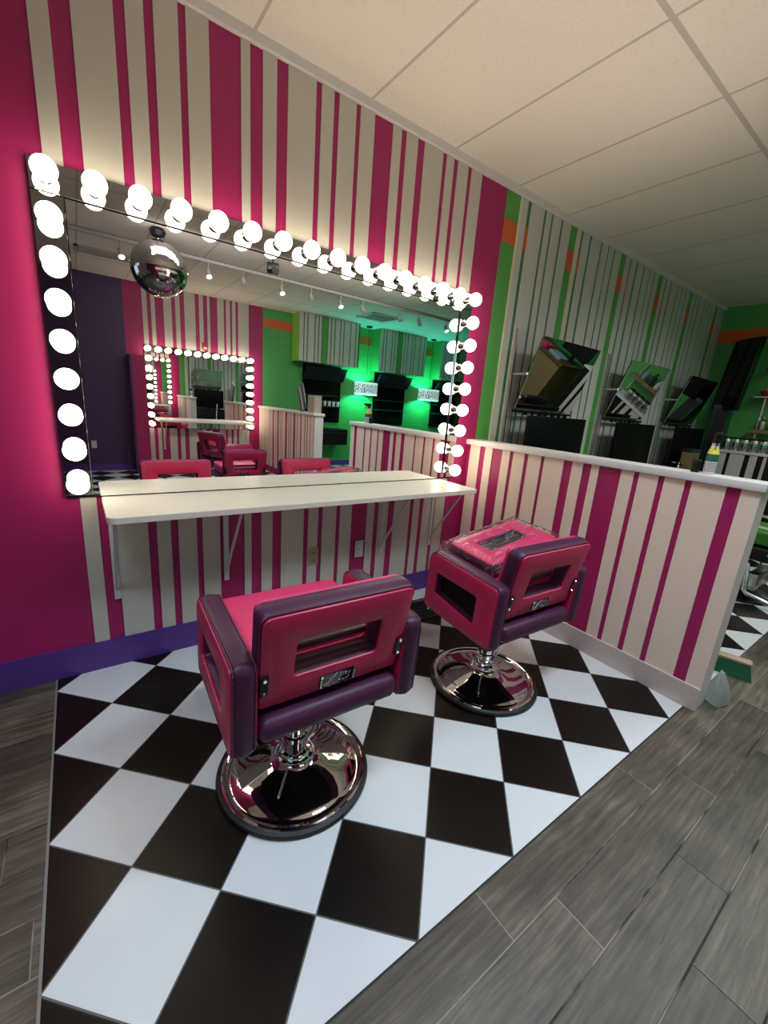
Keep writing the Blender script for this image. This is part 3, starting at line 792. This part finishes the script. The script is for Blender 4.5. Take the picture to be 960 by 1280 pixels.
# ------------------------------------------------------------------ styling stations on the green wall
def station(x0, x1, label, clabel, loc=(0, 0, 0), rz=0.):
    t = thing('styling_station', label, 'styling station', loc, rz, 'styling stations on the striped green wall' if rz == 0 else 'styling stations on the opposite green wall')
    zt, zb = 1.962, 1.435; yt, yb = -.235, -.065
    for x in (x0-.035, x0+.03): MB().bx(x-.009, x+.009, -.028, -.0085, .86, 2.02 if x < x0 else 1.44, None, .002, 1).done('upright', M['steel'], t)
    a = math.atan2(yb-yt, zt-zb); H = math.hypot(yt-yb, zt-zb); c = ((x0+x1)/2, (yt+yb)/2, (zt+zb)/2)
    R = Euler((a, 0, 0))
    m = MB().box(c, (x1-x0, .006, H), R, None, .001, 1).done('tilting_mirror', M['mirror'], t, smooth=False)
    off = R.to_matrix() @ Vector((0, .012, 0))
    MB().box(Vector(c)+off, (x1-x0-.02, .014, H-.02), R, None, .002, 1).done('mirror_backing', M['black'], m, smooth=False)
    MB().bx(x0-.045, x1-.05, yb-.035, yb-.008, zb-.03, zb-.012, None, .003, 1).done('shelf_bar', M['black_metal'], t)
    for k in range(7):
        xx = x0+.12+(x1-x0-.24)*k/6; MB().box((xx, yb-.022, zb-.038), (.045 if k % 2 == 0 else .02, .016, .022), None, None, .003, 1).done('tool_clip', M['black'], t)
    MB().cyl((x0-.045, -.03, 1.69), (x0-.045, -.17, 1.69), .010, n=12).cyl((x0-.045, -.17, 1.69), (x0+.0, -.17, 1.69), .012, n=12).done('pivot_knob', M['chrome'], t)
    MB().bx(x0+.005, x1+.02, -.215, -.19, .87, 1.388, None, .004, 2).done('black_panel', M['panel_black'], t)
    MB().bx(x1+.005, x1+.014, -.19, -.0085, .94, 1.37, None, .002, 1).done('side_rail', M['steel'], t)
    tt = thing('station_counter', 'black wall counter under the '+clabel, 'counter', loc, rz)
    MB().bx(x0-.05, x1+.05, -.425, -.0085, .80, .835, None, .005, 2).done('counter_top', M['black_gloss'], tt)
    MB().bx(x0-.02, x1+.02, -.41, -.0085, .55, .7995, None, .005, 2).done('drawer_box', M['black'], tt)
    return t
station(3.02, 3.83, 'black wall station with the largest tilted mirror, first past the half wall', 'largest tilted mirror')
station(4.43, 5.24, 'black wall station with tilted mirror, second of three past the half wall', 'second tilted mirror')
station(5.84, 6.68, 'black wall station with tilted mirror, third and farthest past the half wall', 'third and farthest tilted mirror')

# items on station counters and the far end
def pedestal_holder(x, y, z, label):
    b = MB(); b.lathe([(0, 0), (.055, 0), (.055, .01), (.02, .02), (.016, .11), (.03, .13), (.075, .15), (.08, .165), (.0, .165)], (0, 0, 0), 28)
    return tag(b.done('tool_holder', M['chrome'], None, (x, y, z)), label, 'tool holder')
pedestal_holder(5.80, -.335, .8352, 'chrome pedestal holder on the counter below the third tilted mirror')
pedestal_holder(4.55, -.38, .8352, 'chrome pedestal holder on the counter below the second tilted mirror')
t = thing('product_box', 'tan carton with dark lid on the far station counter', 'box', (6.05, -.345, .8352), .0)
MB().box((0, 0, .14), (.26, .10, .28), None, None, .004, 1).done('carton', M['tan'], t)
MB().box((0, 0, .30), (.27, .11, .04), None, None, .004, 1).done('lid', M['charcoal'], t)
b = MB()
for k in range(6): b.box((-.02, -.0505, .04+.04*k), (.16, .002, .008), None, None)
b.done('print_line', M['charcoal'], t)
t = thing('display_tower', 'tall dark teal display tower behind the tan carton', 'display', (6.875, -.30, .0), .0)
MB().box((0, 0, .85), (.20, .16, 1.70), None, None, .012, 3).done('tower_body', M['teal_dark'], t)
MB().box((-.1, -.02, .9), (.02, .12, 1.5), None, None, .004, 1).done('side_strip', M['charcoal'], t)

def striped_counter():
    t = thing('striped_counter', 'grey and black striped counter at the far end carrying a row of silver cans', 'counter', (6.55, 0, 0))
    MB().bx(0, .35, -1.75, -.44, 0, 1.135, None).done('counter_body', M['black'], t, smooth=False)
    b = MB(); y = -.45
    for w, g in ((.10, .035), (.14, .05), (.07, .055), (.03, .20), (.10, .05), (.10, .05), (.1, .05), (.06, .05)):
        b.bx(-.008, .001, y-w, y, .02, 1.13); y -= w+g
    st = b.done('stripe_panel', M['mint_board'], t, smooth=False)
    MB().bx(-.02, .37, -1.77, -.42, 1.135, 1.165, None, .004, 1).done('counter_top', M['white_trim'], t)
    return t
striped_counter()
can0 = None
for k in range(6):
    if can0 is None:
        can0 = thing('silver_can', '', 'can')
        MB().lathe([(0, 0), (.038, 0), (.040, .004), (.040, .138), (.038, .142), (0, .142)], n=28).done('can_body', M['steel'], can0)
        MB().lathe([(.0405, .136), (.0405, .152), (.037, .158), (0, .158)], n=28).done('lid', M['black'], can0)
        MB().lathe([(.0404, .04), (.0404, .10)], n=28).done('wrap_label', M['chrome'], can0)
        c = can0
    else: c = copy_tree(can0)
    c.location = (6.60, -.51-.088*k, 1.1652); c['group'] = 'silver cans on the striped counter'
    c['label'] = 'silver can on the striped counter, in the row by the green end wall'
def wall_rack():
    t = thing('wall_rack', 'dark wall rack with two shelves on the green end wall beyond the cans', 'rack', (XR, 0, 0))
    MB().bx(-.20, -.005, -1.25, -.62, 1.385, 1.43, None, .004, 1).done('rack_shelf', M['tan'], t)
    MB().bx(-.20, -.005, -1.25, -.58, 1.80, 1.82, None, .004, 1).done('rack_shelf', M['steel'], t)
    MB().bx(-.20, -.005, -1.25, -.62, 2.12, 2.14, None, .004, 1).done('rack_shelf', M['teal_dark'], t)
    for y in (-.66, -1.2): MB().bx(-.02, -.005, y-.01, y+.01, 1.2, 2.25).done('rack_rail', M['steel'], t)
    return t
wall_rack()
b0 = None
for k in range(4):
    b = MB(); h = (.16, .13, .17, .14)[k]; b.lathe([(0, 0), (.04, 0), (.042, .01), (.042, h*.65), (.016, h*.8), (.016, h), (0, h)], n=18)
    o = b.done('jar', (M['steel'], M['white_plastic'], M['teal_dark'], M['blue_plastic'])[k], None, (6.90, -.72-.12*k, 1.4302))
    tag(o, ('steel', 'white', 'dark teal', 'pale blue')[k]+' bottle on the lower wall rack shelf', 'bottle', 'bottles on the wall rack')
b = MB(); b.lathe([(0, 0), (.05, 0), (.11, .05), (.115, .06), (.10, .055), (.045, .012), (0, .012)], n=28)
tag(b.done('red_bowl', M['red_label'], None, (6.88, -.72, 1.8202)), 'dark red bowl on the upper wall rack shelf', 'bowl')

t = thing('reception_desk', 'dark brown desk with clutter, seen in the first tilted mirror', 'desk', (7.0, -2.7, 0))
MB().bx(-.35, .35, -.85, .55, .86, .90, None, .004, 1).done('desk_top', M['wood_dark'], t)
MB().bx(-.32, .32, -.82, .52, 0, .86, None, .004, 1).done('desk_body', M['tan'], t)
t = thing('monitor', 'black monitor on the brown desk, seen in the first tilted mirror', 'monitor', (7.1, -2.35, .9002))
MB().bx(-.015, .015, -.30, .30, .10, .48, None, .004, 1).done('screen_panel', M['black'], t)
MB().bx(-.08, .08, -.10, .10, 0, .012, None, .003, 1).bx(-.012, .012, -.03, .03, .012, .12).done('stand', M['black'], t)
tag(MB().bx(-.12, .12, -.10, .10, 0, .06, None, .006, 2).done('red_tray', M['pink_seat'], None, (6.82, -2.75, .9002)), 'pinkish red tray on the brown desk, seen in the first tilted mirror', 'tray')
tag(MB().bx(-.10, .10, -.14, .14, 0, .09, None, .004, 1).done('white_box', M['white_plastic'], None, (6.82, -3.10, .9002)), 'white box on the brown desk, seen in the first tilted mirror', 'box')
tag(MB().bx(-.16, .16, -.18, .18, 0, .24, None, .004, 1).done('brown_carton', M['card'], None, (6.85, -2.35-.05, .9002)) if False else MB().bx(-.12, .12, -.14, .14, 0, .05, None, .004, 1).done('paper_stack', M['blue_plastic'], None, (6.82, -2.42, .9002)), 'pale blue stack of papers on the brown desk, seen in the first tilted mirror', 'papers')

def tv():
    t = thing('wall_tv', 'black flat television hung high on the green end wall, tilted down', 'television', (6.80, -.37, 2.06))
    t.rotation_euler = (math.radians(2), math.radians(5), math.radians(-42))
    MB().box((0, 0, 0), (.05, .46, .84), None, None, .008, 2).done('tv_body', M['black'], t)
    MB().box((-.026, 0, 0), (.004, .44, .80), None, None).done('screen', M['black_gloss'], t, smooth=False)
    MB().tube([(.02, .02, 0), (.16, .12, .0)], .02, 10).done('mount_arm', M['black_metal'], t)
    return t
tv()

def far_chair():
    t = thing('styling_chair', 'black chair with chrome frame and green cushion beyond the half wall end', 'chair', (4.84, -1.30, 0))
    MB().lathe([(.262, .0), (.29, .004), (.29, .02), (.27, .024)], n=48).done('rubber_ring', M['rubber'], t)
    MB().lathe([(.27, .005), (.27, .026), (.25, .03), (.16, .05), (.07, .07), (.05, .09), (0, .09)], n=48).done('base_plate', M['black_metal'], t)
    MB().cyl((0, 0, .08), (0, 0, .40), .04, n=18).done('pump_column', M['chrome'], t)
    for s_ in (-1, 1):
        MB().tube([(s_*.24, .18, .39), (s_*.24, -.08, .37), (s_*.24, -.115, .34), (s_*.24, -.135, .12), (s_*.24, -.16, .09), (s_*.24, -.34, .055)], .019, 12).done('foot_strut', M['bright_steel'], t)
        MB().tube([(s_*.29, -.24, .45), (s_*.29, -.25, .66), (s_*.29, .22, .68), (s_*.29, .24, .45)], .016, 12).done('armrest', M['bright_steel'], t)
    MB().tube([(-.25, -.34, .055), (.25, -.34, .055)], .016, 12).done('foot_bar', M['bright_steel'], t)
    MB().bx(-.22, .22, -.20, -.13, .12, .26, None, .006, 2).done('foot_plate', M['steel'], t)
    MB().bx(-.27, .27, -.27, .24, .38, .50, None, .03, 3).done('seat', M['black'], t)
    MB().bx(-.25, .25, .20, .29, .47, .95, None, .03, 3).done('backrest', M['black'], t)
    MB().bx(-.26, .26, -.26, .19, .51, .63, None, .03, 3).done('seat_cushion', M['screen_green'], t)
    return t
far_chair()

# ------------------------------------------------------------------ ceiling things (seen in the mirror)
def disco():
    t = thing('disco_ball', 'mirrored disco ball hanging from the ceiling, seen at top left of the mirror', 'disco ball', (.99, -3.01, ZC))
    MB().lathe([(0, -.001), (.06, -.001), (.075, -.03), (.06, -.07), (.02, -.085), (0, -.085)], n=28).done('motor_housing', M['black'], t)
    MB().cyl((0, 0, -.08), (0, 0, -.11), .006, n=8).done('hanging_rod', M['steel'], t)
    b = MB(); bmesh.ops.create_uvsphere(b.bm, u_segments=64, v_segments=40, radius=.262)
    for f in b.bm.faces:
        pass
    rr = random.Random(2)
    b.done('mirror_sphere', M['ball'], t, (0, 0, -.365), smooth=False)
    return t
disco()
MB_track = MB().bx(-.6, 8.0, -3.668, -3.632, ZC-.035, ZC-.001, None, .003, 1)
tr = tag(MB_track.done('light_track', M['lamp_off']), 'pale ceiling light track running along the room, seen in the mirror', 'light track')
def track_head(name, m_shell, lit):
    t = thing(name, '', 'spotlight')
    MB().cyl((0, 0, 0), (0, 0, -.075), .008, n=10).done('stem', m_shell, t)
    h = MB(); p0 = Vector((0, -.03, -.075)); d = Vector((0, .55, -.83)).normalized()
    h.cyl(p0, p0+d*.10, .026, .034, 20); hd = h.done('lamp_head', m_shell, t)
    MB().cyl(p0+d*.0995, p0+d*.103, .029, n=20).done('lens', M['lamp_warm'] if lit else m_shell, hd)
    return t
protoL = track_head('track_spotlight', M['lamp_off'], True); protoD = track_head('track_spotlight', M['lamp_off'], False)
usedL = usedD = False
for x, lit in ((.72, 1), (1.62, 1), (2.04, 0), (2.55, 1), (2.98, 0), (3.45, 1), (3.84, 0), (4.55, 0), (4.96, 0), (5.58, 1)):
    if lit: o = protoL if not usedL else copy_tree(protoL); usedL = True
    else: o = protoD if not usedD else copy_tree(protoD); usedD = True
    o.location = (x, -3.65, ZC-.035)
    o['label'] = ('lit' if lit else 'unlit') + ' pale track spotlight on the ceiling track seen in the mirror'
    o['group'] = 'lit track spotlights' if lit else 'unlit track spotlights'
t = thing('stage_spotlight', 'black spotlight under the ceiling near the top edge of the mirror', 'spotlight', (2.15, -2.93, ZC-.0))
MB().cyl((0, 0, 0), (0, 0, -.06), .012, n=10).done('stem', M['black'], t)
MB().box((0, 0, -.11), (.13, .10, .09), (.3, 0, .3), None, .012, 2).done('lamp_head', M['black'], t)
MB().cyl((.0, .03, -.12), (0, .085, -.15), .035, .042, 18).done('barrel', M['charcoal'], t)
def vent(x, y, label, sx=.6, sy=.3):
    t = thing('ceiling_vent', label, 'vent', (x, y, ZC))
    b = MB()
    b.bx(-sx/2, sx/2, -sy/2, -sy/2+.04, -.014, -.001); b.bx(-sx/2, sx/2, sy/2-.04, sy/2, -.014, -.001); b.bx(-sx/2, -sx/2+.04, -sy/2, sy/2, -.014, -.001); b.bx(sx/2-.04, sx/2, -sy/2, sy/2, -.014, -.001)
    b.done('vent_frame', M['vent_white'], t)
    MB().bx(-sx/2+.03, sx/2-.03, -sy/2+.03, sy/2-.03, -.004, -.001).done('vent_backing', M['black'], t)
    for k in range(4):
        MB().box((0, -sy/2+.07+k*(sy-.14)/3, -.012), (sx-.08, .03, .003), (.6, 0, 0)).done('louver', M['vent_white'], t)
vent(.62, -4.5, 'dark slotted ceiling vent beside the disco ball in the mirror'); vent(4.78, -4.6, 'square ceiling vent before the striped soffits in the mirror', .6, .6)

# ------------------------------------------------------------------ opposite green bay (mirror only)
def pendant(x, y, label):
    t = thing('pendant_lamp', label, 'pendant lamp', (x, y, ZC), 0, 'patterned drum pendants over the opposite stations')
    MB().lathe([(0, -.001), (.06, -.001), (.06, -.03), (0, -.03)], n=24).done('ceiling_cap', M['black'], t)
    MB().cyl((0, 0, -.03), (0, 0, -1.17), .004, n=8).done('cord', M['black'], t)
    b = MB(); n = 48; R = .245; h = .125
    rings = [[(R*math.cos(2*PI*i/n), R*math.sin(2*PI*i/n), z) for i in range(n)] for z in (-h, h)]
    ri = [[((R-.004)*math.cos(2*PI*i/n), (R-.004)*math.sin(2*PI*i/n), z) for i in range(n)] for z in (h, -h)]
    b.loops(rings+ri, None, closed=True); b.done('lamp_shade', M['shade'], t, (0, 0, -1.235))
    L = bpy.data.lights.new('pendant_light', 'POINT'); L.energy = 34; L.color = (.06, 1., .72); L.shadow_soft_size = .06
    lo = bpy.data.objects.new('pendant_light', L); COL.objects.link(lo); lo.location = (x, y, ZC-1.235)
    return t
pendant(5.20, -5.53, 'patterned drum pendant between the first two striped soffits, in reflection')
pendant(6.97, -5.53, 'patterned drum pendant farther right between striped soffits, in reflection')
def opp_station(x0, x1, label):
    t = thing('wall_station', label, 'styling station', (0, YO, 0), 0, 'black stations under the soffits')
    MB().bx(x0, x1, .003, .03, .93, 2.04).done('back_panel', M['black_gloss'], t, smooth=False)
    MB().box(((x0+x1)/2-.02, .20, 1.87), (x1-x0+.04, .02, .30), (math.radians(-35), 0, 0), None, .003, 1).done('tilted_screen', M['black'], t)
    for z in (1.24, 1.45): MB().bx(x0+.03, x1-.03, .03, .17, z, z+.014).done('glass_shelf', M['teal_dark'], t, smooth=False)
    MB().bx(x0, x0+.86, .003, .42, .49, .81, None, .006, 2).done('drawer_box', M['black'], t)
    MB().bx(x0, x0+.86, .42, .424, .73, .75).done('drawer_slot', M['charcoal'], t)
    return t
opp_station(3.87, 4.73, 'black wall station under the first striped soffit, seen in the mirror')
opp_station(5.58, 6.45, 'black wall station under the middle striped soffit, seen in the mirror')
opp_station(7.30, 8.15, 'black wall station under the last striped soffit, seen in the mirror')
cup0 = None
for k in range(5):
    if cup0 is None:
        b = MB(); b.lathe([(0, 0), (.026, 0), (.034, .10), (.031, .10), (.024, .006), (0, .006)], n=20); o = cup0 = b.done('cup', M['white_plastic'])
    else: o = cup0.copy(); COL.objects.link(o)
    o.location = (4.24+.1*k, YO+.10, 1.2542); tag(o, 'white cup in the row on the dark glass shelf, seen in reflection', 'cup', 'white cups on the opposite shelf')
t = thing('carton', 'beige carton on the end of the opposite half wall, seen in the mirror', 'box', (3.07, -3.60, 1.175))
MB().bx(-.06, .06, -.12, .1, 0, .25, None, .003, 1).done('carton_body', M['card'], t)
MB().bx(-.061, .061, -.125, .105, .236, .252, None, .002, 1).done('carton_lid', M['beige_plate'], t)
t = thing('picture_board', 'dark board leaning over the beige carton, seen in the mirror', 'board', (3.03, -3.97, 1.175))
MB().box((0, 0, .2), (.02, .22, .40), (math.radians(25), 0, 0), None, .003, 1).done('board_panel', M['teal_dark'], t)
MB().box((-.011, 0, .2), (.004, .015, .38), (math.radians(25), 0, 0), None).done('pale_edge', M['white_plastic'], t)
t = thing('fire_alarm', 'red fire alarm box above the opposite bulb-edged mirror, in reflection', 'fire alarm', (2.05, YO+BT, 2.10))
MB().bx(-.04, .04, .0005, .04, -.06, .06, None, .005, 2).done('alarm_box', M['fire_red'], t)
MB().bx(-.025, .025, .04, .05, -.045, -.01, None, .003, 1).done('strobe', M['white_plastic'], t)
t = thing('light_switch', 'white outlet plate low on the opposite purple wall, seen in reflection', 'wall plate', (.36, YO, .42))
MB().bx(-.035, .035, .0005, .006, -.058, .058, None, .002, 1).done('cover_plate', M['white_plate'], t)
MB().bx(-.012, .012, .006, .010, -.02, .02, None, .001, 1).done('insert', M['white_plastic'], t)

# ------------------------------------------------------------------ light
def area(name, loc, rot, size, size_y, e, col):
    L = bpy.data.lights.new(name, 'AREA'); L.shape = 'RECTANGLE'; L.size = size; L.size_y = size_y; L.energy = e; L.color = col
    o = bpy.data.objects.new(name, L); COL.objects.link(o); o.location = loc; o.rotation_euler = rot; return o
def spread(o, deg): o.data.spread = math.radians(deg); return o
spread(area('overhead_light', (1.6, -2.0, ZC-.02), (0, 0, 0), .6, .35, 20, (.72, .88, 1.)), 112)
spread(area('overhead_light', (-.4, -1.75, ZC-.02), (0, 0, 0), .6, .35, 15, (.66, .85, 1.)), 112)  # added fill without a fixture, brightens the left floor
area('window_light', (XL+.3, -4.2, 2.0), (math.radians(0), math.radians(-70), math.radians(38)), 1.6, 2.0, 12, (.70, .84, 1.))
area('ceiling_fill', (1.7, -1.3, 2.25), (PI, 0, 0), 2.6, 1.2, 6.5, (1., .85, .73))  # added upward fill with no fixture, lifts the ceiling brightness
spread(area('overhead_light', (4.3, -2.2, ZC-.02), (0, 0, 0), 2.4, .5, 40, (.93, 1., .97)), 160)  # added fill to brighten the green bay, no fixture here
spread(area('opposite_fill', (2.6, -2.75, ZC-.05), (math.radians(-52), 0, 0), 3.6, .3, 28, (1., .97, .92)), 140)  # unseen fill added to brighten the opposite side in the mirror
w = bpy.data.worlds.new('room_world'); scn.world = w; w.use_nodes = True
w.node_tree.nodes['Background'].inputs[0].default_value = (.6, .65, .7, 1); w.node_tree.nodes['Background'].inputs[1].default_value = .05

# ------------------------------------------------------------------ camera (solved from the floor tiles, ceiling grid and half wall)
cam = bpy.data.cameras.new('camera'); co = bpy.data.objects.new('camera', cam); COL.objects.link(co)
cam.sensor_fit = 'HORIZONTAL'; cam.sensor_width = 36; cam.lens = 521.23/960*36; cam.clip_start = .02
r = Vector((.8121950864587881, -.5783116144809312, .07677771869924611)); d = Vector((-.08503398230666472, -.24755687525217304, -.9651346099733704)); f = Vector((.5771554066152994, .7773488728182726, -.2502406172924163))
mw = Matrix(((r.x, -d.x, -f.x, .18554), (r.y, -d.y, -f.y, -2.25495), (r.z, -d.z, -f.z, 1.38638), (0, 0, 0, 1)))
co.matrix_world = mw
scn.camera = co
scn.view_settings.view_transform = 'Standard'; scn.view_settings.look = 'None'; scn.view_settings.exposure = 0.
cy = scn.cycles
cy.max_bounces = 14; cy.glossy_bounces = 10; cy.diffuse_bounces = 4; cy.transparent_max_bounces = 16
cy.sample_clamp_indirect = 6
cy.use_denoising = True
